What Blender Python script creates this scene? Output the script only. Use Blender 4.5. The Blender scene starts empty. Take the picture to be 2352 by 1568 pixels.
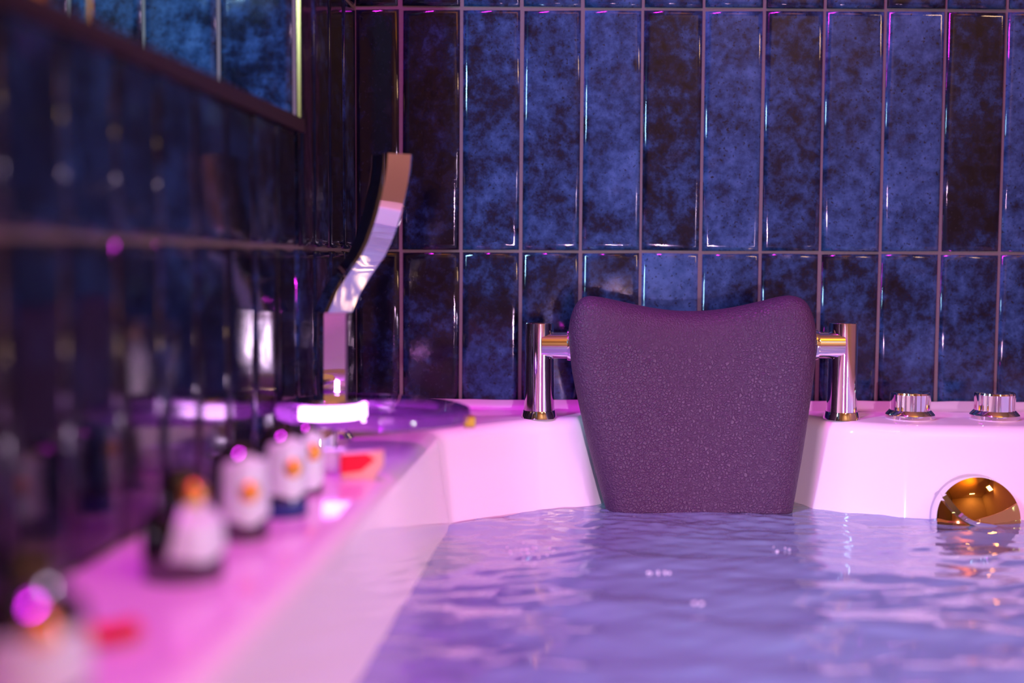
import bpy, bmesh, math, random
import numpy as np
from mathutils import Vector, Matrix

# ---------------------------------------------------------------- camera, world, lights, exposure
S = bpy.context.scene
COL = S.collection
W, H, F = 2352, 1568, 2800.0
RZ = 0.600            # height of the tub deck
CZ = 0.754            # camera height
D = 1.277             # distance of the back wall
PITCH, ROLL = math.radians(3.74), math.radians(0.26)
cam_d = bpy.data.cameras.new('camera')
cam = bpy.data.objects.new('camera', cam_d)
COL.objects.link(cam)
MCAM = Matrix.Rotation(math.radians(90) - PITCH, 3, 'X') @ Matrix.Rotation(ROLL, 3, 'Z')
cam.matrix_world = Matrix.Translation((0, 0, CZ)) @ MCAM.to_4x4()
cam_d.sensor_width = 36.0
cam_d.lens = F / W * 36.0
cam_d.clip_start = 0.01
cam_d.dof.use_dof = True
cam_d.dof.focus_distance = 1.19
cam_d.dof.aperture_fstop = 2.0
cam_d.dof.aperture_blades = 0
S.camera = cam

S.view_settings.view_transform = 'Standard'
S.view_settings.look = 'None'
S.view_settings.gamma = 1.0
S.view_settings.use_curve_mapping = False
S.view_settings.exposure = 0.0

world = bpy.data.worlds.new('world')
S.world = world
world.use_nodes = True
world.node_tree.nodes['Background'].inputs[0].default_value = (0.6, 0.45, 0.8, 1)
world.node_tree.nodes['Background'].inputs[1].default_value = 0.01


def area(name, loc, target, size, power, color, size_y=None, spread=180):
    l = bpy.data.lights.new(name, 'AREA')
    l.energy = power
    l.color = color
    l.size = size
    if size_y:
        l.shape = 'RECTANGLE'
        l.size_y = size_y
    l.spread = math.radians(spread)
    o = bpy.data.objects.new(name, l)
    o.location = loc
    o.rotation_euler = (Vector(target) - Vector(loc)).to_track_quat('-Z', 'Y').to_euler()
    COL.objects.link(o)
    return o


# magenta LED bar on the ceiling above the left-hand deck
area('ceiling_led_bar', (-0.12, 0.50, 2.20), (0.0, 0.75, 0.6), 0.08, 20, (0.90, 0.025, 1.0), 0.40)
# white-pink bath light set low in the near end of the tub
area('bath_light', (0.235, -0.38, 0.556), (0.20, 1.15, 0.535), 0.035, 0.60, (1.0, 0.60, 0.98), None, 36)
# added fill without a fixture, from the right: brightens the left inner tub wall
area('side_fill', (0.695, 0.30, 0.560), (-0.10, 0.78, 0.555), 0.05, 0.62, (0.92, 0.66, 1.0), None, 80)
# warm room lamp high on the right; the next two are added fill lights
area('room_lamp', (1.75, -0.3, 2.0), (0.2, 0.8, 0.5), 0.25, 8, (1.0, 0.60, 0.34))
area('wall_fill', (1.0, -1.25, 2.2), (1.1, -2.0, 0.7), 0.30, 16, (1.0, 0.66, 0.40))  # added: brightens the wall behind the camera for tan reflections in chrome
area('amber_fill', (0.95, -0.15, 1.95), (0.45, -0.25, 2.35), 0.12, 17, (1.0, 0.42, 0.02))  # added: turns the unseen ceiling amber so polished metal reflects orange
# cool teal lamp inside the wall niche
area('niche_lamp', (-0.485, 0.40, 1.27), (0.3, 1.25, 1.0), 0.05, 9.5, (0.36, 0.68, 0.95), 0.25)

# ---------------------------------------------------------------- pixel helpers
def ray(px, py):
    return MCAM @ Vector(((px - W / 2) / F, -(py - H / 2) / F, -1.0))


def on_z(px, py, z):
    r = ray(px, py)
    return Vector((0, 0, CZ)) + r * ((z - CZ) / r.z)


def on_y(px, py, y):
    r = ray(px, py)
    return Vector((0, 0, CZ)) + r * (y / r.y)


# ---------------------------------------------------------------- object helpers
def link(name, me, mat=None, parent=None, smooth=False):
    o = bpy.data.objects.new(name, me)
    COL.objects.link(o)
    if mat:
        me.materials.clear()
        me.materials.append(mat)
    if smooth:
        for p in me.polygons:
            p.use_smooth = True
    if parent:
        o.parent = parent
    return o


def mesh(name, verts, faces):
    me = bpy.data.meshes.new(name)
    me.from_pydata([tuple(v) for v in verts], [], faces)
    me.update()
    return me


def fix_normals(me):
    bm = bmesh.new()
    bm.from_mesh(me)
    bmesh.ops.recalc_face_normals(bm, faces=bm.faces)
    bm.to_mesh(me)
    bm.free()
    return me


def empty(name, loc=(0, 0, 0)):
    o = bpy.data.objects.new(name, None)
    o.empty_display_size = 0.02
    o.location = loc
    COL.objects.link(o)
    return o


def tag(o, label=None, cat=None, group=None, kind=None):
    if label: o['label'] = label
    if cat: o['category'] = cat
    if group: o['group'] = group
    if kind: o['kind'] = kind
    return o


def box(name, lo, hi, mat, parent=None, bevel=0.0, seg=2):
    bm = bmesh.new()
    bmesh.ops.create_cube(bm, size=1)
    for v in bm.verts:
        v.co = Vector([(lo[i] + hi[i]) / 2 + v.co[i] * (hi[i] - lo[i]) for i in range(3)])
    if bevel:
        bmesh.ops.bevel(bm, geom=bm.edges[:], offset=bevel, segments=seg, affect='EDGES', profile=0.5)
    me = bpy.data.meshes.new(name)
    bm.to_mesh(me)
    bm.free()
    return link(name, me, mat, parent)


def lathe_mesh(name, prof, n=48, a0=0.0, a1=None):
    """prof: list of (r, z). Full turn, or an open sector from a0 to a1."""
    full = a1 is None
    cnt = n if full else n + 1
    verts, faces = [], []
    for r, z in prof:
        for k in range(cnt):
            a = 2 * math.pi * k / n if full else a0 + (a1 - a0) * k / n
            verts.append((r * math.cos(a), r * math.sin(a), z))
    for i in range(len(prof) - 1):
        for k in range(n):
            k2 = (k + 1) % cnt
            faces.append((i * cnt + k, i * cnt + k2, (i + 1) * cnt + k2, (i + 1) * cnt + k))
    me = mesh(name, verts, faces)
    bm = bmesh.new()
    bm.from_mesh(me)
    bmesh.ops.remove_doubles(bm, verts=bm.verts, dist=1e-6)
    bmesh.ops.recalc_face_normals(bm, faces=bm.faces)
    bm.to_mesh(me)
    bm.free()
    return me


def shade_auto(o, deg=35):
    me = o.data
    for p in me.polygons:
        p.use_smooth = True
    bm = bmesh.new()
    bm.from_mesh(me)
    for e in bm.edges:
        if len(e.link_faces) == 2 and e.calc_face_angle(0) > math.radians(deg):
            e.smooth = False
    bm.to_mesh(me)
    bm.free()


# ---------------------------------------------------------------- materials
def newmat(name):
    m = bpy.data.materials.new(name)
    m.use_nodes = True
    nt = m.node_tree
    return m, nt, nt.nodes['Principled BSDF'], nt.nodes, nt.links


def simple(name, col, rough=0.5, metal=0.0, spec=0.5, coat=0.0, noise=0.0, nscale=30, bump=0.0, bscale=60):
    m, nt, b, N, L = newmat(name)
    b.inputs['Base Color'].default_value = (*col, 1)
    b.inputs['Roughness'].default_value = rough
    b.inputs['Metallic'].default_value = metal
    b.inputs['Specular IOR Level'].default_value = spec
    b.inputs['Coat Weight'].default_value = coat
    b.inputs['Coat Roughness'].default_value = 0.05
    tc = N.new('ShaderNodeTexCoord')
    if noise:
        nz = N.new('ShaderNodeTexNoise'); nz.inputs['Scale'].default_value = nscale
        L.new(tc.outputs['Object'], nz.inputs['Vector'])
        mx = N.new('ShaderNodeMix'); mx.data_type = 'RGBA'
        mx.inputs[6].default_value = (*[c * (1 - noise) for c in col], 1)
        mx.inputs[7].default_value = (*[min(1, c * (1 + noise)) for c in col], 1)
        L.new(nz.outputs['Fac'], mx.inputs[0])
        L.new(mx.outputs[2], b.inputs['Base Color'])
    if bump:
        nb = N.new('ShaderNodeTexNoise'); nb.inputs['Scale'].default_value = bscale
        L.new(tc.outputs['Object'], nb.inputs['Vector'])
        bp = N.new('ShaderNodeBump'); bp.inputs['Strength'].default_value = bump
        bp.inputs['Distance'].default_value = 0.002
        L.new(nb.outputs['Fac'], bp.inputs['Height'])
        L.new(bp.outputs['Normal'], b.inputs['Normal'])
    return m


def tile_material():
    m, nt, b, N, L = newmat('glazed_blue_tile')
    tc = N.new('ShaderNodeTexCoord')
    oi = N.new('ShaderNodeObjectInfo')
    off = N.new('ShaderNodeVectorMath'); off.operation = 'MULTIPLY_ADD'
    cx = N.new('ShaderNodeCombineXYZ')
    mu = N.new('ShaderNodeMath'); mu.operation = 'MULTIPLY'; mu.inputs[1].default_value = 37.0
    L.new(oi.outputs['Random'], mu.inputs[0])
    for i in range(3): L.new(mu.outputs[0], cx.inputs[i])
    ad = N.new('ShaderNodeVectorMath'); ad.operation = 'ADD'
    L.new(tc.outputs['Object'], ad.inputs[0]); L.new(cx.outputs[0], ad.inputs[1])

    def noise(scale, detail, rough, dist=0.0):
        n = N.new('ShaderNodeTexNoise')
        n.inputs['Scale'].default_value = scale; n.inputs['Detail'].default_value = detail
        n.inputs['Roughness'].default_value = rough; n.inputs['Distortion'].default_value = dist
        L.new(ad.outputs[0], n.inputs['Vector'])
        return n
    big = noise(17, 3, 0.6, 0.6)
    mid = noise(75, 6, 0.72)
    fine = noise(330, 3, 0.6)
    # tone = brightness of the tile + blotches
    sep = N.new('ShaderNodeSeparateColor'); L.new(oi.outputs['Color'], sep.inputs[0])
    t1 = N.new('ShaderNodeMath'); t1.operation = 'MULTIPLY_ADD'; t1.inputs[1].default_value = 1.15; t1.inputs[2].default_value = -0.575
    L.new(big.outputs['Fac'], t1.inputs[0])
    t2 = N.new('ShaderNodeMath'); t2.operation = 'MULTIPLY_ADD'; t2.inputs[1].default_value = 1.5; t2.inputs[2].default_value = -0.75
    L.new(mid.outputs['Fac'], t2.inputs[0])
    s1 = N.new('ShaderNodeMath'); s1.operation = 'ADD'; L.new(t1.outputs[0], s1.inputs[0]); L.new(t2.outputs[0], s1.inputs[1])
    s2 = N.new('ShaderNodeMath'); s2.operation = 'ADD'; L.new(s1.outputs[0], s2.inputs[0]); L.new(sep.outputs[0], s2.inputs[1])
    cr = N.new('ShaderNodeValToRGB')
    e = cr.color_ramp.elements
    e[0].position = 0.05; e[0].color = (0.003, 0.004, 0.009, 1)
    e[1].position = 1.0; e[1].color = (0.052, 0.120, 0.27, 1)
    for p, c in ((0.30, (0.006, 0.012, 0.034, 1)), (0.55, (0.016, 0.047, 0.125, 1)), (0.75, (0.030, 0.080, 0.195, 1))):
        x = e.new(p); x.color = c
    L.new(s2.outputs[0], cr.inputs[0])
    # dark pits in the glaze
    pit = N.new('ShaderNodeMapRange'); pit.inputs[1].default_value = 0.33; pit.inputs[2].default_value = 0.40
    L.new(fine.outputs['Fac'], pit.inputs[0])
    # rust / umber veil
    vn = noise(30, 4, 0.6, 0.4)
    vr = N.new('ShaderNodeMapRange'); vr.inputs[1].default_value = 0.58; vr.inputs[2].default_value = 0.75; vr.inputs[4].default_value = 0.4
    L.new(vn.outputs['Fac'], vr.inputs[0])
    mxv = N.new('ShaderNodeMix'); mxv.data_type = 'RGBA'; mxv.inputs[7].default_value = (0.024, 0.023, 0.040, 1)
    L.new(vr.outputs[0], mxv.inputs[0]); L.new(cr.outputs[0], mxv.inputs[6])
    mxp = N.new('ShaderNodeMix'); mxp.data_type = 'RGBA'; mxp.inputs[6].default_value = (0.008, 0.012, 0.022, 1)
    L.new(pit.outputs[0], mxp.inputs[0]); L.new(mxv.outputs[2], mxp.inputs[7])
    L.new(mxp.outputs[2], b.inputs['Base Color'])
    b.inputs['Roughness'].default_value = 0.07
    b.inputs['Specular IOR Level'].default_value = 0.5
    bn = noise(26, 2, 0.5, 0.3)
    bp = N.new('ShaderNodeBump'); bp.inputs['Strength'].default_value = 0.10; bp.inputs['Distance'].default_value = 0.004
    L.new(bn.outputs['Fac'], bp.inputs['Height'])
    bp2 = N.new('ShaderNodeBump'); bp2.inputs['Strength'].default_value = 0.08; bp2.inputs['Distance'].default_value = 0.001
    L.new(mid.outputs['Fac'], bp2.inputs['Height']); L.new(bp.outputs[0], bp2.inputs['Normal'])
    L.new(bp2.outputs['Normal'], b.inputs['Normal'])
    return m


def leather_material():
    m, nt, b, N, L = newmat('dark_leather')
    tc = N.new('ShaderNodeTexCoord')
    v = N.new('ShaderNodeTexVoronoi'); v.feature = 'DISTANCE_TO_EDGE'; v.inputs['Scale'].default_value = 330
    nz = N.new('ShaderNodeTexNoise'); nz.inputs['Scale'].default_value = 260; nz.inputs['Detail'].default_value = 2
    wv = N.new('ShaderNodeVectorMath'); wv.operation = 'MULTIPLY_ADD'; wv.inputs[1].default_value = (0.004,) * 3
    L.new(nz.outputs['Color'], wv.inputs[0]); L.new(tc.outputs['Object'], nz.inputs['Vector']); L.new(tc.outputs['Object'], wv.inputs[2])
    L.new(wv.outputs[0], v.inputs['Vector'])
    mr = N.new('ShaderNodeMapRange'); mr.inputs[2].default_value = 0.25
    L.new(v.outputs['Distance'], mr.inputs[0])
    bp = N.new('ShaderNodeBump'); bp.inputs['Strength'].default_value = 0.7; bp.inputs['Distance'].default_value = 0.0007
    L.new(mr.outputs[0], bp.inputs['Height'])
    L.new(bp.outputs[0], b.inputs['Normal'])
    b.inputs['Base Color'].default_value = (0.056, 0.019, 0.062, 1)
    b.inputs['Roughness'].default_value = 0.5
    b.inputs['Specular IOR Level'].default_value = 0.5
    return m


def water_material():
    m = bpy.data.materials.new('bath_water'); m.use_nodes = True
    N, L = m.node_tree.nodes, m.node_tree.links
    N.clear()
    out = N.new('ShaderNodeOutputMaterial')
    fr = N.new('ShaderNodeFresnel'); fr.inputs['IOR'].default_value = 1.9
    gl = N.new('ShaderNodeBsdfGlossy'); gl.inputs['Roughness'].default_value = 0.0
    tr = N.new('ShaderNodeBsdfTransparent'); tr.inputs['Color'].default_value = (0.60, 0.80, 0.96, 1)
    df = N.new('ShaderNodeBsdfDiffuse'); df.inputs['Color'].default_value = (0.44, 0.76, 0.94, 1)
    mk = N.new('ShaderNodeMixShader'); mk.inputs[0].default_value = 0.55
    L.new(tr.outputs[0], mk.inputs[1]); L.new(df.outputs[0], mk.inputs[2])
    mx = N.new('ShaderNodeMixShader')
    bo = N.new('ShaderNodeMath'); bo.operation = 'MULTIPLY'; bo.use_clamp = True; bo.inputs[1].default_value = 1.4
    L.new(fr.outputs[0], bo.inputs[0]); L.new(bo.outputs[0], mx.inputs[0]); L.new(mk.outputs[0], mx.inputs[1]); L.new(gl.outputs[0], mx.inputs[2])
    L.new(mx.outputs[0], out.inputs['Surface'])
    return m


def glass_material():
    m = bpy.data.materials.new('clear_violet_glass'); m.use_nodes = True
    N, L = m.node_tree.nodes, m.node_tree.links
    N.clear()
    out = N.new('ShaderNodeOutputMaterial')
    lw = N.new('ShaderNodeFresnel'); lw.inputs['IOR'].default_value = 1.5
    gl = N.new('ShaderNodeBsdfGlossy'); gl.inputs['Roughness'].default_value = 0.03
    tr = N.new('ShaderNodeBsdfTransparent'); tr.inputs['Color'].default_value = (0.75, 0.5, 0.92, 1)
    df = N.new('ShaderNodeBsdfTranslucent'); df.inputs['Color'].default_value = (0.55, 0.12, 0.85, 1)
    mk = N.new('ShaderNodeMixShader'); mk.inputs[0].default_value = 0.35
    L.new(tr.outputs[0], mk.inputs[1]); L.new(df.outputs[0], mk.inputs[2])
    mx = N.new('ShaderNodeMixShader')
    L.new(lw.outputs[0], mx.inputs[0]); L.new(mk.outputs[0], mx.inputs[1]); L.new(gl.outputs[0], mx.inputs[2])
    L.new(mx.outputs[0], out.inputs['Surface'])
    return m


def emit(name, col, st):
    m, nt, b, N, L = newmat(name)
    b.inputs['Base Color'].default_value = (*col, 1)
    b.inputs['Emission Color'].default_value = (*col, 1)
    b.inputs['Emission Strength'].default_value = st
    return m


M_TILE = tile_material()
M_GROUT = simple('grout', (0.155, 0.125, 0.125), 0.9, noise=0.12, nscale=300, bump=0.2, bscale=900)
M_ACRYL = simple('white_acrylic', (0.86, 0.84, 0.84), 0.09, spec=0.5)
M_CHROME = simple('chrome', (0.90, 0.89, 0.88), 0.035, metal=1.0)
M_LEATHER = leather_material()
M_WATER = water_material()
M_GLASS = glass_material()
M_BRASS = simple('brushed_brass', (0.80, 0.50, 0.16), 0.25, metal=1.0)
M_BRONZE = simple('dark_bronze_trim', (0.075, 0.042, 0.034), 0.35, metal=0.6)
M_BEIGE = simple('beige_plaster', (0.62, 0.47, 0.33), 0.8, noise=0.08, nscale=4)
M_DARKWALL = simple('dark_plaster', (0.10, 0.08, 0.09), 0.8, noise=0.08, nscale=4)
M_FLOOR = simple('dark_floor', (0.09, 0.08, 0.08), 0.4, noise=0.15, nscale=8)
M_BLACK = simple('glossy_black', (0.008, 0.007, 0.008), 0.05, spec=0.6)
M_BLACK.node_tree.nodes['Principled BSDF'].inputs['IOR'].default_value = 2.0
M_LABEL = simple('white_gloss', (0.76, 0.86, 0.93), 0.3)
M_GOLD = simple('gold', (0.95, 0.56, 0.08), 0.3, metal=0.85)
M_BLUE = simple('blue_plastic', (0.012, 0.045, 0.22), 0.25)
M_RED = simple('red_petal', (0.85, 0.002, 0.03), 0.6, noise=0.15, nscale=200)
M_PEACH = simple('peach_card', (0.85, 0.52, 0.36), 0.5)
M_CAULK = simple('sealant', (0.55, 0.5, 0.52), 0.35)
M_BUB = simple('bubble_white', (0.85, 0.85, 0.9), 0.1, spec=0.8)

# ---------------------------------------------------------------- the setting
TW, TH, GR = 0.0625, 0.2535, 0.0030
XC = -0.1646                      # x of the left corner on the back wall
LU = Vector((0.0764, 1.0, 0)).normalized()       # run of the left wall
LN = Vector((LU.y, -LU.x, 0))                    # its normal, into the room
CORNER = Vector((XC, D, 0))
ROWS = [(RZ, 0.765), (0.765, 1.0145), (1.0145, 1.268)]


def tile_mesh(name, w, h, seed, depth=0.008):
    """a slightly uneven glazed tile: flat face, two-step rolled edge; lies in xz, face towards -y"""
    rnd = random.Random(seed)
    rings = [(0.0, 0.0), (0.0, depth * 0.55), (0.0014, depth * 0.80), (0.0036, depth * 0.96), (0.0056, depth), (0.0075, depth)]
    wob = [(rnd.uniform(-0.0005, 0.0005), rnd.uniform(-0.0005, 0.0005)) for _ in range(4)]
    verts = []
    for ins, d in rings:
        for k, (sx, sz) in enumerate(((-1, -1), (1, -1), (1, 1), (-1, 1))):
            verts.append((sx * (w / 2 - ins) + wob[k][0], -d, sz * (h / 2 - ins) + wob[k][1]))
    faces = []
    for r in range(len(rings) - 1):
        for k in range(4):
            faces.append((r * 4 + k, r * 4 + (k + 1) % 4, (r + 1) * 4 + (k + 1) % 4, (r + 1) * 4 + k))
    n = (len(rings) - 1) * 4
    faces.append((n, n + 1, n + 2, n + 3))
    me = fix_normals(mesh(name, verts, faces))
    me.materials.append(M_TILE)
    for p in me.polygons:
        p.use_smooth = True
    return me


_tcache = {}
rt = random.Random(7)


def tile(parent, origin, run, w, h, z, x_mid, tone, jig=1.0):
    """place one tile: x_mid along run from origin, centre height z"""
    key = (round(w, 3), round(h, 3), rt.randrange(3))
    if key not in _tcache:
        _tcache[key] = tile_mesh('tile', w, h, hash(key) & 255)
    o = bpy.data.objects.new('tile', _tcache[key])
    COL.objects.link(o)
    p = origin + run * x_mid
    ang = math.atan2(run.y, run.x)
    o.location = (p.x, p.y, z)
    o.rotation_euler = (rt.gauss(0, 0.004) * jig, rt.gauss(0, 0.0012) * jig, ang + rt.gauss(0, 0.006) * jig)
    o.color = (tone, tone, tone, 1)
    o.parent = parent
    return o


XAX = Vector((1, 0, 0))
wall_back = box('wall_back', (-0.75, D, 0.0), (1.9, D + 0.12, 2.35), M_GROUT)
tag(wall_back, 'back wall of upright glossy dark blue tiles with grey grout', kind='structure')
GX0 = -0.0538
TONES = {0: [.08, .20, .32, .40, .42, .72, .50, .40, .34, .46, .44, .48],  # tone per tile; leftmost columns lowered further, corner shade put into them
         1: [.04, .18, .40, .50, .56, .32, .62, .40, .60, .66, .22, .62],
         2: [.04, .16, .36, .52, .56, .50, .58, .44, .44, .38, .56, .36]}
for r, (z0, z1) in enumerate(ROWS):
    for c in range(0, 26):
        xa = XC if c == 0 else GX0 + (c - 2) * TW
        xb = GX0 + (c - 1) * TW
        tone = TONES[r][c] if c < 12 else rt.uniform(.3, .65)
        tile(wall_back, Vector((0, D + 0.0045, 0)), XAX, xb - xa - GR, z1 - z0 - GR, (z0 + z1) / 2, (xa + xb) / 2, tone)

# left wall with a deep niche, built of slabs around the opening
SILL, NTOP = 0.872, 1.45
NFAR = 0.239       # distance of the niche's far jamb from the corner, along the wall
NNEAR = 1.02       # near jamb
NDEP = 0.34


def lw(s, t, z):
    """point on the left wall: s metres from the corner towards the camera, t metres into the wall"""
    p = CORNER - LU * s - LN * t
    return Vector((p.x, p.y, z))


def lslab(name, s0, s1, t0, t1, z0, z1, mat, parent=None):
    vs = [lw(s, t, z) for z in (z0, z1) for s, t in ((s0, t0), (s1, t0), (s1, t1), (s0, t1))]
    fs = [(0, 1, 2, 3), (4, 5, 6, 7), (0, 1, 5, 4), (1, 2, 6, 5), (2, 3, 7, 6), (3, 0, 4, 7)]
    return link(name, fix_normals(mesh(name, vs, fs)), mat, parent)


bm = bmesh.new()
wall_left = lslab('wall_left', 0.0, 3.3, 0.0, NDEP + 0.1, 0.0, SILL, M_GROUT)
tag(wall_left, 'left wall of upright dark navy tiles with a deep recessed niche', kind='structure')
lslab('wall_section', 0.0, 3.3, 0.0, NDEP + 0.1, NTOP, 2.35, M_GROUT, wall_left)
lslab('wall_section', 0.0, NFAR, 0.0, NDEP + 0.1, SILL, NTOP, M_GROUT, wall_left)
lslab('wall_section', NNEAR, 3.3, 0.0, NDEP + 0.1, SILL, NTOP, M_GROUT, wall_left)
lslab('niche_back', NFAR, NNEAR, NDEP, NDEP + 0.1, SILL, NTOP, M_GROUT, wall_left)
RUNL = LU   # tile face looks along LN when run = LU (face is run rotated -90)
LO = CORNER - LN * 0.0045
for r, (z0, z1) in enumerate(ROWS):
    for c in range(20):
        s0, s1 = c * TW + 0.004, (c + 1) * TW + 0.004
        za, zb = z0, z1
        sm = (s0 + s1) / 2
        if z1 > SILL and s1 > NFAR + 0.002 and s0 < NNEAR:
            if s0 < NFAR:
                if z0 < SILL:
                    tile(wall_left, LO, RUNL, s1 - NFAR - 0.003 - GR, SILL - 0.006 - za - GR, (za + SILL - 0.006) / 2, -(NFAR + 0.003 + s1) / 2, .3, 1.0)
                s1 = NFAR - 0.001
                sm = (s0 + s1) / 2
                if s1 - s0 < 0.01: continue
            elif z0 < SILL:
                zb = SILL - 0.006
            else:
                continue
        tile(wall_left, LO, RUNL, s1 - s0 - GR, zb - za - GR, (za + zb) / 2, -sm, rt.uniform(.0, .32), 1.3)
# tiles on the far jamb of the niche (facing the camera)
JO = lw(NFAR - 0.0045, 0, 0)
JR = LN
for r, (z0, z1) in enumerate(((SILL + 0.002, 1.125), (1.125, 1.3785))):
    for c in range(5):
        t0 = 0.001 + c * 0.065
        tile(wall_left, JO, JR, 0.065 - GR, z1 - z0 - GR, (z0 + z1) / 2, -(t0 + 0.0325), [.40, .52, .46, .42, .4][c], 0.15)

# metal edging of the niche
o = lslab('trim_1', NFAR - 0.001, NNEAR, -0.007, 0.004, SILL - 0.010, SILL + 0.001, M_BRONZE)
tag(o, 'dark bronze edging strip along the lower edge of the wall niche', kind='structure')
o = lslab('trim_2', NFAR - 0.0015, NFAR + 0.0015, -0.0042, -0.0014, SILL, NTOP, M_BRASS)
tag(o, 'thin brass edging strip up the far side of the wall niche', kind='structure')

wall_right = box('wall_right', (1.9, -2.0, 0), (2.02, D + 0.12, 2.35), M_BEIGE)
tag(wall_right, 'beige plaster wall on the right of the tub', kind='structure')
wall_front = box('wall_front', (-0.9, -2.12, 0), (2.02, -2.0, 2.35), M_BEIGE)
tag(wall_front, 'beige plaster wall behind the camera', kind='structure')
floor = box('floor', (-0.9, -2.12, -0.1), (2.02, D + 0.12, 0.0), M_FLOOR)
tag(floor, 'dark bathroom floor', kind='structure')
ceiling = box('ceiling', (-0.9, -2.12, 2.35), (2.02, D + 0.12, 2.45), M_BEIGE)
tag(ceiling, 'beige bathroom ceiling', kind='structure')

# ---------------------------------------------------------------- bathtub
def bx(px, d):
    return ((px - W / 2) * d / F, d)


def left_x(y):
    return -0.0747 + 0.0764 * (y - 0.982)


PTS = [((left_x(-0.45), -0.45), .12), (bx(1011, 1.106), .030), (bx(1200, 1.172), .15), (bx(1300, 1.190), .06),
       (bx(1345, 1.198), .022), (bx(1410, 1.236), .020), (bx(1830, 1.236), .020), (bx(1888, 1.192), .022),
       (bx(1955, 1.172), .05), (bx(2085, 1.150), .03), (bx(2352, 1.142), .3), ((0.72, 1.135), .10), ((0.72, -0.45), .12)]


def fillet(pts, nseg=8):
    out = []
    n = len(pts)
    for i in range(n):
        p = Vector(pts[i][0]); r = pts[i][1]
        a = Vector(pts[i - 1][0]); b = Vector(pts[(i + 1) % n][0])
        da, db = (a - p), (b - p)
        la, lb = da.length, db.length
        da.normalize(); db.normalize()
        ang = da.angle(db)
        t = min(r / math.tan(ang / 2), la * 0.45, lb * 0.45)
        p0, p1 = p + da * t, p + db * t
        for k in range(nseg + 1):
            u = k / nseg
            out.append((1 - u) ** 2 * p0 + 2 * u * (1 - u) * p + u * u * p1)
    return out


ctr = fillet(PTS)
dense = []
for i, p in enumerate(ctr):
    q = ctr[(i + 1) % len(ctr)]
    m_ = max(1, int((q - p).length / 0.03))
    for k in range(m_):
        dense.append(p.lerp(q, k / m_))
ctr = dense
NC = len(ctr)
# the contour runs clockwise seen from above (left side going back, then right): inward normal is to the right
cn = []
for i in range(NC):
    t = (ctr[(i + 1) % NC] - ctr[i - 1]).normalized()
    cn.append(Vector((t.y, -t.x)))
ZW = 0.514         # water level


def wall_left_x(y):
    return XC - 0.0764 * (D - y)


CX0, CX1, CY0, CY1 = ctr[0].x, 0.72, -0.45, 1.106
i_c1 = min(range(NC), key=lambda i: (ctr[i] - Vector((-0.065, 1.106))).length)
i_c2 = min(range(NC), key=lambda i: (ctr[i] - Vector((0.72, 1.135))).length)
i_c3 = min(range(NC), key=lambda i: (ctr[i] - Vector((0.72, -0.45))).length)
i_c0 = min(range(NC), key=lambda i: (ctr[i] - Vector((left_x(-0.45), -0.45))).length)


def lin(v, a, b, c, d):
    return c + (d - c) * max(0.0, min(1.0, (v - a) / (b - a)))


def outer(i):
    """deck edge point that belongs to contour point i"""
    p = ctr[i]
    k0 = (i - i_c0) % NC
    k1, k2, k3 = ((j - i_c0) % NC for j in (i_c1, i_c2, i_c3))
    if k0 <= k1:
        y = lin(p.y, ctr[i_c0].y, ctr[i_c1].y, -0.62, D - 0.0005)
        return Vector((wall_left_x(y) + 0.0005, y))
    if k0 <= k2:
        return Vector((lin(p.x, ctr[i_c1].x, ctr[i_c2].x, XC, 0.86), D - 0.0005))
    if k0 <= k3:
        return Vector((0.86, lin(p.y, ctr[i_c2].y, ctr[i_c3].y, D - 0.0005, -0.62)))
    return Vector((lin(p.x, ctr[i_c3].x, ctr[i_c0].x, 0.86, wall_left_x(-0.62)), -0.62))


rings = []
rings.append([Vector((*outer(i), RZ)) for i in range(NC)])
for off, z in ((-0.016, RZ), (-0.0105, RZ - 0.0006), (-0.006, RZ - 0.0024), (-0.0025, RZ - 0.0056), (-0.0006, RZ - 0.0095), (0.0, RZ - 0.014),
               (0.004, RZ - 0.045), (0.010, ZW)):
    rings.append([Vector((*(ctr[i] + cn[i] * off), z)) for i in range(NC)])
low = [ctr[i] + cn[i] * 0.012 for i in range(NC)]
for off, z in ((0.006, 0.45), (0.012, 0.34), (0.016, 0.25), (0.03, 0.20), (0.05, 0.18)):
    for _ in range(14):
        low = [(low[i - 1] + low[i] * 2 + low[(i + 1) % NC]) * 0.25 for i in range(NC)]
    nn = [(low[(i + 1) % NC] - low[i - 1]).normalized() for i in range(NC)]
    low = [low[i] + Vector((nn[i].y, -nn[i].x)) * off for i in range(NC)]
    rings.append([Vector((*low[i], z)) for i in range(NC)])
verts = [v for r in rings for v in r]
faces = []
for k in range(len(rings) - 1):
    for i in range(NC):
        j = (i + 1) % NC
        faces.append((k * NC + i, (k + 1) * NC + i, (k + 1) * NC + j, k * NC + j))
last = (len(rings) - 1) * NC
cen = sum((verts[last + i] for i in range(NC)), Vector()) / NC
verts.append(cen)
for i in range(NC):
    faces.append((last + i, len(verts) - 1, last + (i + 1) % NC))
tub = empty('bathtub', (0.25, 0.3, 0.0))
me = fix_normals(mesh('tub_shell', verts, faces))
shell = link('tub_shell', me, M_ACRYL, None, True)
shade_auto(shell, 40)
shell.parent = tub
shell.matrix_parent_inverse = Matrix.Translation(-tub.location)
tag(tub, 'white acrylic bathtub filled with water below dark blue tiles', 'bathtub')
apron = box('apron_panel', (wall_left_x(-0.62) + 0.01, -0.64, 0.0), (0.88, -0.62, RZ - 0.001), M_ACRYL, tub, 0.004)
apron.matrix_parent_inverse = Matrix.Translation(-tub.location)
apron = box('apron_panel', (0.86, -0.62, 0.0), (0.88, D - 0.01, RZ - 0.001), M_ACRYL, tub, 0.004)
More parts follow.
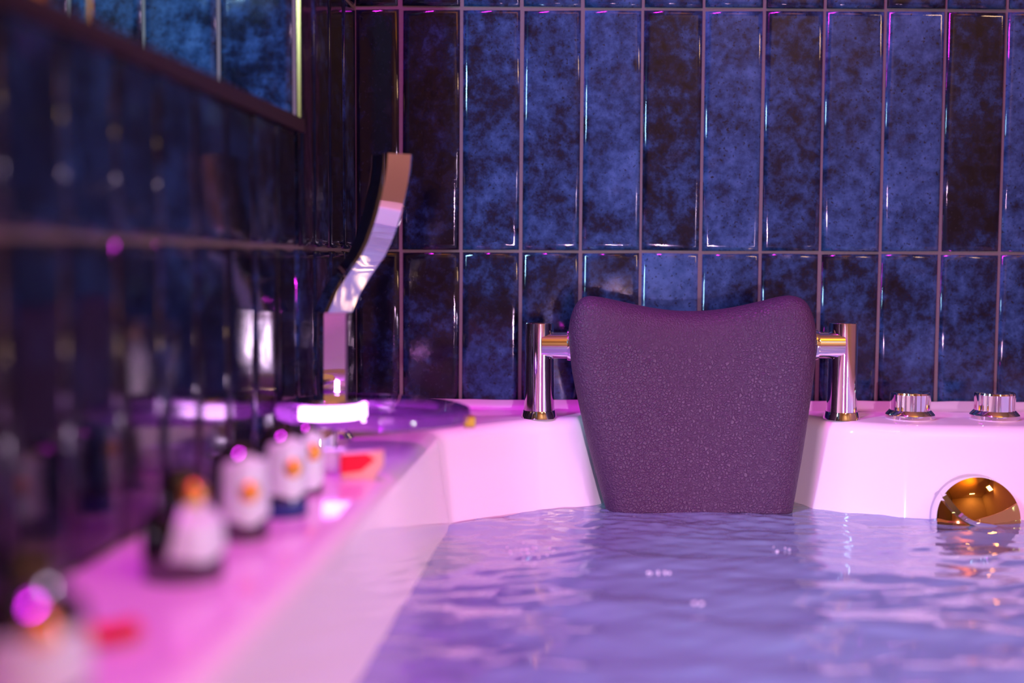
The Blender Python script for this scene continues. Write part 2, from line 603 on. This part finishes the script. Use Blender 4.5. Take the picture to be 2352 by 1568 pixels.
apron.matrix_parent_inverse = Matrix.Translation(-tub.location)

# sealant bead along the back wall
cv = [Vector((XC + 0.006 + 0.02 * i, D - 0.007, RZ)) for i in range(50)]
vs, fs = [], []
prof = [(0.0, 0.010), (-0.003, 0.008), (-0.007, 0.003), (-0.009, 0.0)]
for p in cv:
    for a, b in prof:
        vs.append(p + Vector((0, a + 0.001, b + random.Random(int(p.x * 1000)).uniform(-.0006, .0006))))
for i in range(len(cv) - 1):
    for k in range(3):
        fs.append((i * 4 + k, i * 4 + k + 1, i * 4 + k + 5, i * 4 + k + 4))
o = link('trim_3', fix_normals(mesh('trim_3', vs, fs)), M_CAULK, None, True)
tag(o, 'sealant bead where the tub deck meets the back wall tiles', kind='structure')

# ---------------------------------------------------------------- water
wallpoly = np.array([tuple(ctr[i] + cn[i] * 0.0098) for i in range(NC)])


def inside(px, py, poly):
    res = np.zeros(px.shape, bool)
    x0, y0 = poly[:, 0], poly[:, 1]
    x1, y1 = np.roll(x0, -1), np.roll(y0, -1)
    for a, b, c, d in zip(x0, y0, x1, y1):
        if b == d: continue
        cond = ((b > py) != (d > py)) & (px < (c - a) * (py - b) / (d - b) + a)
        res ^= cond
    return res


rng = np.random.default_rng(11)
xs = np.arange(-0.20, 0.725, 0.0030)
ys = np.concatenate([np.arange(-0.46, 0.50, 0.02), np.arange(0.50, 1.235, 0.0026)])
GXX, GYY = np.meshgrid(xs, ys)
ins = inside(GXX, GYY, wallpoly)
hz = np.zeros_like(GXX)
for k in range(46):
    lam = math.exp(rng.uniform(math.log(0.016), math.log(0.14)))
    th = math.pi / 2 + rng.normal(0, 0.55)
    amp = 0.0150 * lam / (2 * math.pi) * rng.uniform(0.5, 1.4)
    ph = rng.uniform(0, 2 * math.pi)
    warp = 0.012 * np.sin(GXX * rng.uniform(8, 22) + rng.uniform(0, 6))
    hz += amp * np.sin(2 * math.pi / lam * (GXX * math.cos(th) + (GYY + warp) * math.sin(th)) + ph)
# choppier where the jets run, near the headrest
agit = np.exp(-((GXX - 0.17) / 0.22) ** 2 - ((GYY - 1.10) / 0.10) ** 2)
for k in range(40):
    lam = math.exp(rng.uniform(math.log(0.009), math.log(0.028)))
    th = rng.uniform(0, math.pi)
    ph = rng.uniform(0, 2 * math.pi)
    hz += agit * 0.020 * lam / (2 * math.pi) * np.sin(2 * math.pi / lam * (GXX * math.cos(th) + GYY * math.sin(th)) + ph)
# keep verts next to the wall, move those outside onto it
ny, nx = GXX.shape
keepf = []
used = np.zeros_like(ins)
cell = ins[:-1, :-1] | ins[1:, :-1] | ins[:-1, 1:] | ins[1:, 1:]
for j, i in np.argwhere(cell):
    used[j, i] = used[j + 1, i] = used[j, i + 1] = used[j + 1, i + 1] = True
PX, PY = GXX.copy(), GYY.copy()
seg_a = wallpoly; seg_b = np.roll(wallpoly, -1, axis=0)
for j, i in np.argwhere(used & ~ins):
    p = np.array([GXX[j, i], GYY[j, i]])
    ab = seg_b - seg_a
    t = np.clip(((p - seg_a) * ab).sum(1) / np.maximum((ab * ab).sum(1), 1e-12), 0, 1)
    q = seg_a + ab * t[:, None]
    k = np.argmin(((q - p) ** 2).sum(1))
    PX[j, i], PY[j, i] = q[k]
idx = -np.ones(GXX.shape, int)
idx[used] = np.arange(used.sum())
vs = np.stack([PX[used], PY[used], ZW + hz[used]], 1)
cj, ci = np.nonzero(cell)
fs = np.stack([idx[cj, ci], idx[cj, ci + 1], idx[cj + 1, ci + 1], idx[cj + 1, ci]], 1)
me = bpy.data.meshes.new('bath_water')
me.from_pydata(vs.tolist(), [], fs.tolist())
me.update()
water = link('bath_water', me, M_WATER, None, True)
tag(water, 'rippling violet bath water filling the white tub', 'water', kind='stuff')

# ---------------------------------------------------------------- headrest
head = empty('bath_headrest', (0.177, 1.20, RZ))


def ch(o, parent):
    """parent keeping world placement (parents here are unrotated empties or meshes at the origin)"""
    o.parent = parent
    o.matrix_parent_inverse = Matrix.Translation(-parent.location) if parent.type == 'EMPTY' else Matrix()
    return o


YP = 1.158
outline_px = [(1308, 800), (1305, 760), (1312, 720), (1326, 693), (1348, 680), (1385, 683), (1440, 695), (1500, 707), (1560, 714), (1620, 714),
              (1680, 707), (1740, 694), (1790, 681), (1820, 679), (1845, 690), (1860, 715), (1868, 750), (1870, 790), (1866, 840), (1855, 930),
              (1841, 1030), (1826, 1120), (1812, 1200), (1800, 1245), (1770, 1275), (1700, 1285), (1600, 1287), (1500, 1285), (1440, 1270), (1412, 1230),
              (1392, 1170), (1365, 1075), (1343, 990), (1325, 910), (1313, 850)]
op = []
nP = len(outline_px)
for i in range(nP):
    p0, p1, p2, p3 = [Vector(outline_px[(i + k - 1) % nP]) for k in range(4)]
    for k in range(4):
        t = k / 4
        op.append(0.5 * ((2 * p1) + (p2 - p0) * t + (2 * p0 - 5 * p1 + 4 * p2 - p3) * t * t + (3 * p1 - p0 - 3 * p2 + p3) * t ** 3))
o3 = [on_y(p.x, p.y, YP + 0.02) for p in op]
cP = on_y(1590, 960, YP + 0.02)
TK = 0.027
vs, fs = [], []
nO = len(o3)
rr = [0.12, 0.3, 0.5, 0.66, 0.78, 0.85, 0.895, 0.925, 0.95, 0.968, 0.982, 0.992, 0.998, 1.0]


def dish(x):
    u = (x - cP.x) / 0.115
    return 0.016 * (1 - u * u) - 0.006


for side in (-1, 1):
    vs.append((cP.x, cP.y + side * TK + dish(cP.x), cP.z))
    for r in rr[:-1] if side > 0 else rr:
        hgt = TK * (1 - r ** 9) ** 0.5
        for p in o3:
            q = cP.lerp(p, r)
            vs.append((q.x, q.y + side * hgt + dish(q.x), q.z))
nf = len(rr)
for k in range(nO):
    k2 = (k + 1) % nO
    fs.append((0, 1 + k, 1 + k2))
    for r in range(nf - 1):
        a = 1 + r * nO
        fs.append((a + k, a + nO + k, a + nO + k2, a + k2))
    b0 = 1 + nf * nO
    fs.append((b0, b0 + 1 + k2, b0 + 1 + k))
    for r in range(nf - 2):
        a = b0 + 1 + r * nO
        fs.append((a + k, a + k2, a + nO + k2, a + nO + k))
    a = b0 + 1 + (nf - 2) * nO
    e0 = 1 + (nf - 1) * nO
    fs.append((a + k, a + k2, e0 + k2, e0 + k))
cush = link('cushion', fix_normals(mesh('cushion', vs, fs)), M_LEATHER, None, True)
ch(cush, head)
tag(cush, 'dark textured leather pad with a dipped top edge')

for side, pxc in ((-1, 1238), (1, 1933)):
    base = on_y(pxc, 955, 1.203); base.z = RZ
    ztop = on_y(pxc, 741, 1.203).z
    hp = ztop - RZ
    prof = [(0.0, hp), (0.0136, hp), (0.0142, hp - 0.0006), (0.0142, 0.05), (0.0146, 0.02), (0.0152, 0.0075)]
    post = link('post', lathe_mesh('post', prof, 48), M_CHROME)
    post.location = base
    shade_auto(post, 40)
    ch(post, head)
    fl = link('flange', lathe_mesh('flange', [(0.0140, 0.0078), (0.0158, 0.0072), (0.0178, 0.0018), (0.0180, 0.0), (0.0, 0.0)], 48), M_CHROME)
    shade_auto(fl, 30)
    fl.parent = post
    # arm: cylinder along x from the post to the cushion, cut obliquely where it meets the post
    za = on_y(pxc, 794, 1.19).z - RZ
    reach = 0.030
    aprof = [(0.0, 0.002), (0.0132, 0.002), (0.0132, reach - 0.003), (0.0150, reach - 0.003), (0.0154, reach - 0.001), (0.0154, reach + 0.0005), (0.0, reach + 0.0005)]
    arm = link('arm', lathe_mesh('arm', aprof, 40), M_CHROME)
    shade_auto(arm, 40)
    arm.parent = head
    arm.location = Vector((base.x, base.y - 0.004, RZ + za)) - head.location
    arm.rotation_euler = (0, math.radians(-90 * side), 0)
tag(head, 'dark leather bath headrest between two chrome posts on the back rim', 'headrest')

# ---------------------------------------------------------------- control knobs
def make_knob(pxc, labels, phase):
    k = empty('control_knob', on_y(pxc, 955, 1.208)); k.location.z = RZ
    b = link('base_ring', lathe_mesh('base_ring', [(0.0, 0.0), (0.0236, 0.0), (0.0240, 0.0008), (0.0240, 0.0044), (0.0234, 0.0054), (0.0200, 0.0088), (0.0, 0.0088)], 48), M_CHROME)
    shade_auto(b, 25); b.parent = k
    # fluted grip
    n = 96
    vs, fs = [], []
    def rad(a, base):
        u = (a + phase) % (math.pi / 2)
        flute = 0.0007 * abs(math.sin(10 * a)) if (math.degrees((a + phase) % (2 * math.pi / 3)) < 60) else 0.0
        return base - flute
    levels = [(0.0196, 0.0084), (0.0196, 0.0245), (0.0190, 0.0262), (0.0172, 0.0268), (0.0, 0.0268)]
    for r0, z in levels[:-1]:
        for i in range(n):
            a = 2 * math.pi * i / n
            r = rad(a, r0)
            vs.append((r * math.cos(a), r * math.sin(a), z))
    for l in range(len(levels) - 2):
        for i in range(n):
            j = (i + 1) % n
            fs.append((l * n + i, l * n + j, (l + 1) * n + j, (l + 1) * n + i))
    fs.append(tuple(range((len(levels) - 2) * n, (len(levels) - 1) * n)))
    g = link('grip', fix_normals(mesh('grip', vs, fs)), M_CHROME)
    shade_auto(g, 14); g.parent = k
    tag(k, labels, 'knob', 'chrome control knobs on the tub rim')


make_knob(2090, 'chrome fluted control knob on the tub rim nearest the headrest', 0.3)
make_knob(2284, 'chrome fluted control knob on the tub rim above the round overflow cover', 1.2)

# ---------------------------------------------------------------- overflow cover
oc = on_y(2248, 1193, 1.118)
cov = empty('overflow_cover', (oc.x, oc.y, oc.z))
cov.rotation_euler = (math.radians(-8), 0, 0)
M_DISC = simple('amber_reflection_metal', (0.62, 0.36, 0.10), 0.04, metal=1.0)  # orange reflection put into the base colour of the metal
R0 = 0.0390


def ridge(x):
    """S-shaped split line of the cover, local coords (x right, z up)"""
    return -0.95 * x - 0.004 + 0.011 * math.sin(x / R0 * 3.0)


def half_disc(name, upper, lift):
    n, rn = 96, 12
    vs, fs = [], []
    for i in range(rn + 1):
        r = R0 * i / rn
        for k in range(n):
            a = 2 * math.pi * k / n
            x, z = r * math.cos(a), r * math.sin(a)
            zz = ridge(x)
            d = z - zz
            if upper and d < 0: z = zz
            if not upper and d > 0: z = zz
            q = min(R0 * R0, x * x + z * z)
            h = 0.0085 * (1 - (q / (R0 * R0)) ** 1.15) + lift
            vs.append((x, -h, z))
    for i in range(rn):
        for k in range(n):
            j = (k + 1) % n
            fs.append((i * n + k, i * n + j, (i + 1) * n + j, (i + 1) * n + k))
    me = mesh(name, vs, fs)
    bm = bmesh.new(); bm.from_mesh(me)
    bmesh.ops.remove_doubles(bm, verts=bm.verts, dist=2e-5)
    bmesh.ops.dissolve_degenerate(bm, dist=1e-5, edges=bm.edges[:])
    bmesh.ops.recalc_face_normals(bm, faces=bm.faces)
    bm.to_mesh(me); bm.free()
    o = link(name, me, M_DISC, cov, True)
    return o


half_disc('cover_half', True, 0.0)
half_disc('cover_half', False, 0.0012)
rim = link('rim', lathe_mesh('rim', [(R0 - 0.003, -0.001), (R0, 0.0), (R0 + 0.0006, 0.002), (R0 + 0.0004, 0.014), (0.0, 0.014)], 64), M_CHROME)
shade_auto(rim, 30)
rim.rotation_euler = (math.radians(-90), 0, 0)
rim.parent = cov
# blade-like lever lying along the split
vs, fs = [], []
steps = 24
for i in range(steps + 1):
    x = -R0 * 0.86 + (R0 * 1.35) * i / steps
    z = ridge(x)
    t = Vector((1, 0, ridge(x + 1e-4) / 1e-4 - z / 1e-4)).normalized()
    nrm = Vector((-t.z, 0, t.x))
    q = min(1, (x * x + z * z) / (R0 * R0))
    h = 0.0085 * (1 - q ** 1.15)
    wd = 0.0034 * (0.55 + 0.45 * (1 - i / steps))
    for s, dh in ((-1, 0.0), (-0.7, 0.0055), (0.7, 0.0065), (1, 0.0)):
        p = Vector((x, 0, z)) + nrm * wd * s
        vs.append((p.x, -(h + dh), p.z))
for i in range(steps):
    for k in range(3):
        fs.append((i * 4 + k, i * 4 + k + 1, i * 4 + k + 5, i * 4 + k + 4))
fs.append((0, 1, 2, 3)); e = steps * 4; fs.append((e, e + 1, e + 2, e + 3))
bl = link('lever_blade', fix_normals(mesh('lever_blade', vs, fs)), M_CHROME, cov)
shade_auto(bl, 30)
tag(cov, 'round polished overflow cover with a slanted ridge, half under water', 'drain cover')

# ---------------------------------------------------------------- glass waterfall tap
FY = 0.95
fc = on_y(857, 944, FY)
DISC_Z = fc.z
tap = empty('waterfall_tap', (fc.x - 0.048, FY, RZ))
lt = tap.location
disc = link('glass_disc', lathe_mesh('glass_disc', [(0.0, 0.006), (0.071, 0.006), (0.0755, 0.0045), (0.0768, 0.0), (0.0755, -0.0045), (0.071, -0.006), (0.0, -0.006)], 64), M_GLASS)
shade_auto(disc, 40)
disc.location = (0.048, 0, DISC_Z - RZ)
disc.rotation_euler = (0, math.radians(1.6), 0)
disc.parent = tap
tag(disc, 'clear violet-tinted glass spout disc')
col_ = link('column', lathe_mesh('column', [(0.0, DISC_Z - RZ - 0.0045), (0.020, DISC_Z - RZ - 0.0045), (0.0205, DISC_Z - RZ - 0.006), (0.0205, 0.006), (0.025, 0.004), (0.026, 0.0), (0.0, 0.0)], 40), M_CHROME)
shade_auto(col_, 35); col_.parent = tap
glow = link('glow_arc', lathe_mesh('glow_arc', [(0.028, 0.0), (0.031, 0.0), (0.031, 0.010), (0.028, 0.010), (0.028, 0.0)], 24, math.radians(-125), math.radians(25)), emit('pink_glow', (1.0, 0.72, 0.97), 14.0))  # added glowing arc, stands in for the bright white patch on the disc
shade_auto(glow, 40)
glow.location = (0.012, 0, DISC_Z - RZ - 0.004); glow.parent = tap
tag(glow, 'glowing white-pink arc standing in for the bright patch')
capm = link('top_cap', lathe_mesh('top_cap', [(0.0, 0.004), (0.026, 0.004), (0.0275, 0.002), (0.0275, -0.010), (0.0, -0.010)], 40), M_CHROME)
shade_auto(capm, 35); capm.location = (0.012, 0, DISC_Z - RZ + 0.006); capm.parent = tap
spot = box('edge_spot', (-0.004, -0.005, -0.006), (0.005, 0.005, 0.003), simple('dark_gold', (0.45, 0.33, 0.02), 0.4, metal=0.5), None, 0.0015)  # small dark gold block for the yellow spot at the disc's right edge
spot.parent = tap
spot.location = (0.048 + 0.0755, -0.010, DISC_Z - RZ - 0.005)
tag(tap, 'waterfall tap with a bright round glass disc on the left deck', 'tap')

# ---------------------------------------------------------------- hand shower
SY = 1.035
hs = empty('hand_shower', on_y(765, 1000, SY)); hs.location.z = RZ
p_bot = Vector((0, 0, 0)); kneeP = on_y(766, 712, SY) - hs.location
topP = on_y(884, 352, SY) - hs.location


def bar(name, path, half_w, half_d, yaw, mat, parent, bev=0.0025):
    """rectangular bar swept along a path of (point, width factor); section turned by yaw about z"""
    vs, fs = [], []
    c, s = math.cos(yaw), math.sin(yaw)
    sec = []
    for sx, sy in ((-1, -1), (1, -1), (1, 1), (-1, 1)):
        a, b = sx * half_w, sy * half_d
        if sx * sy > 0:
            e = [(a - sx * 0, b - sy * bev), (a - sx * bev, b)]
        else:
            e = [(a - sx * bev, b), (a, b - sy * bev)]
        sec += e
    n = len(sec)
    for p, f in path:
        for a, b in sec:
            x, y = a * f * c - b * s, a * f * s + b * c
            vs.append((p.x + x, p.y + y, p.z))
    # tilt the last section so its end is square to the run
    for i in range(len(path) - 1):
        for k in range(n):
            j = (k + 1) % n
            fs.append((i * n + k, i * n + j, (i + 1) * n + j, (i + 1) * n + k))
    fs.append(tuple(range(n))); fs.append(tuple(range((len(path) - 1) * n, len(path) * n)))
    o = link(name, fix_normals(mesh(name, vs, fs)), mat, parent)
    shade_auto(o, 30)
    return o


stand = bar('holder', [(p_bot, 1), (kneeP * 0.96, 1), (kneeP + Vector((0.002, 0, 0.004)), 1)], 0.0115, 0.007, math.radians(16), M_CHROME, hs)
path = []
for q in ((766, 716), (787, 668), (814, 626), (841, 588), (857, 555), (869, 521), (879, 488), (887, 454), (894, 420), (899, 387), (901, 356)):
    path.append((on_y(q[0], q[1], SY) - hs.location, 1.0))
wand = bar('handset', path, 0.0130, 0.0145, math.radians(30), M_CHROME, hs)
ft = link('foot_ring', lathe_mesh('foot_ring', [(0.0, 0.008), (0.015, 0.008), (0.018, 0.004), (0.018, 0.0), (0.0, 0.0)], 32), M_CHROME, hs)
shade_auto(ft, 35)
tag(hs, 'slim bent chrome hand shower standing upright in the tiled corner', 'hand shower')

# ---------------------------------------------------------------- bottles on the left deck
def make_bottle(px, py, h, r, label, base_mat, w0, w1, gold_z, face=20, half=62, sh=0.86, top=0.9):
    """sh: height share where the shoulder starts; top: width of the panel's upper edge"""
    p = on_z(px, py, RZ)
    b = empty('toiletry_bottle', p)
    prof = [(0.0, 0.0), (r * 0.97, 0.0), (r, 0.0015), (r, h * 0.18)]
    bs = link('base', lathe_mesh('base', prof, 40), base_mat, b); shade_auto(bs, 40)
    nk = min(0.97, sh + 0.10)
    body = [(r, h * 0.18), (r, h * 0.30), (r * 0.98, h * (sh - 0.08)), (r * 0.93, h * sh), (r * 0.80, h * (sh + 0.05)), (r * 0.58, h * nk)]
    bo = link('body', lathe_mesh('body', body, 40), M_BLACK, b); shade_auto(bo, 50)
    cap = [(r * 0.58, h * nk), (r * 0.56, h * (0.3 * nk + 0.7)), (r * 0.46, h * 0.995), (r * 0.2, h * 1.01), (0.0, h * 1.012)]
    cp = link('cap', lathe_mesh('cap', cap, 40), M_BLACK, b); shade_auto(cp, 50)
    full = prof[1:] + body[1:] + cap[1:]
    zs = np.array([q[1] for q in full]); rs = np.array([q[0] for q in full])
    lp = [(float(np.interp(z, zs, rs)) + 0.0007, float(z)) for z in np.linspace(w0 * h, w1 * h, 12)]
    az = math.atan2(-p.y, -p.x) + math.radians(face)
    # the panel narrows to a rounded end at top and bottom
    n = 20
    vs, fs = [], []
    for k, (rad, z) in enumerate(lp):
        u = 2 * k / (len(lp) - 1) - 1
        hw = math.radians(half) * (1 + (top - 1) * (u + 1) / 2) * max(0.02, 1 - abs(u) ** 14) ** 0.5
        for i in range(n + 1):
            a = az - hw + 2 * hw * i / n
            vs.append((rad * math.cos(a), rad * math.sin(a), z))
    for k in range(len(lp) - 1):
        for i in range(n):
            q = k * (n + 1) + i
            fs.append((q, q + 1, q + n + 2, q + n + 1))
    pn = link('front_panel', mesh('front_panel', vs, fs), M_LABEL, b, True)
    tag(pn, 'white front panel')
    rad = float(np.interp(gold_z * h, zs, rs))
    em = link('emblem', lathe_mesh('emblem', [(0.0, 0.0042), (0.0040, 0.0032), (0.0060, 0.0), (0.0060, -0.002), (0.0, -0.002)], 20), M_GOLD, b)
    shade_auto(em, 50)
    em.location = (rad * math.cos(az) * 1.02, rad * math.sin(az) * 1.02, gold_z * h)
    em.rotation_euler = (0, math.radians(90), az)
    tag(em, 'gold emblem')
    tag(b, label, 'bottle', 'small bottles in a row on the left deck')


make_bottle(75, 1600, 0.054, 0.0195, 'small white-fronted bottle with gold emblem at the bottom left corner, nearest the camera', M_BLACK, 0.06, 0.52, 0.53, 12, 75, 0.60, 0.7)
make_bottle(422, 1322, 0.053, 0.0195, 'small black bottle with gold emblem atop its white panel, largest fully visible in the row', M_BLACK, 0.19, 0.74, 0.79, 32, 56, 0.56, 0.62)
make_bottle(550, 1232, 0.053, 0.0160, 'small black bottle with gold emblem mid-panel, standing third from the camera', M_BLACK, 0.17, 0.90, 0.52, 22, 60)
make_bottle(646, 1180, 0.054, 0.0160, 'small bottle with a dark blue base and white panel in the row', M_BLUE, 0.22, 0.90, 0.56, 28, 62)
make_bottle(703, 1130, 0.047, 0.0110, 'narrow white-fronted bottle at the far end of the row by the white carton', M_BLACK, 0.08, 0.90, 0.60, 26, 70)

# ---------------------------------------------------------------- petal and small cartons
pp = on_z(240, 1470, RZ)
vs, fs = [], []
for j in range(7):
    for i in range(9):
        u, v = i / 4 - 1, j / 3 - 1
        k = math.sqrt(max(0, 1 - 0.45 * v * v)); kk = math.sqrt(max(0, 1 - 0.45 * u * u))
        vs.append((0.0150 * u * k, 0.0110 * v * kk, 0.0012 + 0.0026 * u * u + 0.0022 * v * v))
for j in range(6):
    for i in range(8):
        q = j * 9 + i
        fs.append((q, q + 1, q + 10, q + 9))
bm = bmesh.new()
me = mesh('rose_petal', vs, fs)
bm.from_mesh(me)
bmesh.ops.solidify(bm, geom=bm.faces[:], thickness=0.0006)
bm.to_mesh(me); bm.free()
pet = link('rose_petal', me, M_RED, None, True)
pet.location = pp + Vector((0, 0, 0.0002))
pet.rotation_euler = (0, 0, 0.3)
tag(pet, 'bright red petal lying on the deck between the nearest two bottles', 'petal')

p = on_z(765, 1085, RZ)
ct = empty('soap_carton', p)
cb = box('carton_body', (-0.010, -0.007, 0.0), (0.009, 0.007, 0.0165), M_LABEL, ct, 0.001)
box('carton_flap', (-0.0102, -0.0072, 0.0150), (0.0092, 0.0072, 0.0172), M_LABEL, ct, 0.0006)
ct.rotation_euler = (0, 0, math.radians(8))
tag(ct, 'tiny white carton on the deck beside the red wrapped soap', 'carton')
p = on_z(832, 1098, RZ)
ct = empty('soap_wedge', p)
vs = [(-0.0145, -0.006, 0), (0.008, -0.006, 0), (0.0150, -0.006, 0.009), (0.0150, -0.006, 0.0200), (-0.0145, -0.006, 0.0175)]
vs += [(x, 0.007, z) for x, y, z in vs]
fs = [(0, 1, 2, 3, 4), (5, 6, 7, 8, 9)] + [(i, (i + 1) % 5, (i + 1) % 5 + 5, i + 5) for i in range(5)]
link('wrapper', fix_normals(mesh('wrapper', vs, fs)), M_PEACH, ct)
vs = [(-0.0148, -0.0064, 0.004), (0.0, -0.0064, 0.006), (0.010, -0.0064, 0.0145), (0.004, -0.0064, 0.0188), (-0.0148, -0.0064, 0.0176)]
vs += [(x, -0.0056, z) for x, y, z in vs]
link('red_band', fix_normals(mesh('red_band', vs, fs)), M_RED, ct)
tag(ct, 'small red and peach wrapped soap on the deck behind the bottles', 'soap')

# ---------------------------------------------------------------- brass stand in the niche
sp = lw(0.615, 0.05, SILL)
st = empty('brass_stand', sp)
fo = link('foot', lathe_mesh('foot', [(0.0, 0.006), (0.020, 0.005), (0.026, 0.002), (0.026, 0.0), (0.0, 0.0)], 32), M_BRASS, st); shade_auto(fo)
vs, fs = [], []
for i in range(15):
    t = i / 14
    c = Vector((0.020 * math.sin(t * 2.2) - 0.028 * t * t, 0, 0.005 + 0.22 * t))
    rr_ = 0.009 - 0.004 * t
    for k in range(12):
        a = 2 * math.pi * k / 12
        vs.append((c.x + rr_ * math.cos(a), c.y + rr_ * math.sin(a), c.z))
for i in range(14):
    for k in range(12):
        fs.append((i * 12 + k, i * 12 + (k + 1) % 12, (i + 1) * 12 + (k + 1) % 12, (i + 1) * 12 + k))
link('stem', fix_normals(mesh('stem', vs, fs)), M_BRASS, st, True)
tag(st, 'curved brass stand in the wall niche at the upper left', 'stand')
sp = lw(0.455, 0.085, SILL)
st = empty('brass_rod', sp)
rd = link('shaft', lathe_mesh('shaft', [(0.0, 0.24), (0.0018, 0.239), (0.0018, 0.004)], 16), M_BRASS, st); shade_auto(rd)
fo = link('foot', lathe_mesh('foot', [(0.0, 0.005), (0.010, 0.004), (0.012, 0.0), (0.0, 0.0)], 24), M_BRASS, st); shade_auto(fo)
tag(st, 'thin upright brass rod in the wall niche before the blue tiles', 'rod')

# ---------------------------------------------------------------- bubbles on the water
rb = random.Random(3)
ico = bmesh.new(); bmesh.ops.create_icosphere(ico, subdivisions=1, radius=1.0)
iv = [v.co.copy() for v in ico.verts]; iff = [[v.index for v in f.verts] for f in ico.faces]
vs, fs = [], []
for (cx_, cy_, n, sx, sy) in ((1215, 1268, 26, 45, 16), (1515, 1316, 10, 32, 6), (1608, 1385, 7, 24, 3), (1790, 1260, 6, 30, 14)):
    for _ in range(n):
        p = on_z(cx_ + rb.gauss(0, sx * .6), cy_ + rb.gauss(0, sy * .6), ZW + 0.0004)
        r = rb.uniform(0.0005, 0.0012)
        b0 = len(vs)
        vs += [p + v * r for v in iv]
        fs += [tuple(b0 + q for q in f) for f in iff]
bub = link('water_bubbles', mesh('water_bubbles', vs, fs), M_BUB, None, True)
tag(bub, 'little clusters of bubbles floating on the bath water', 'bubbles', kind='stuff')
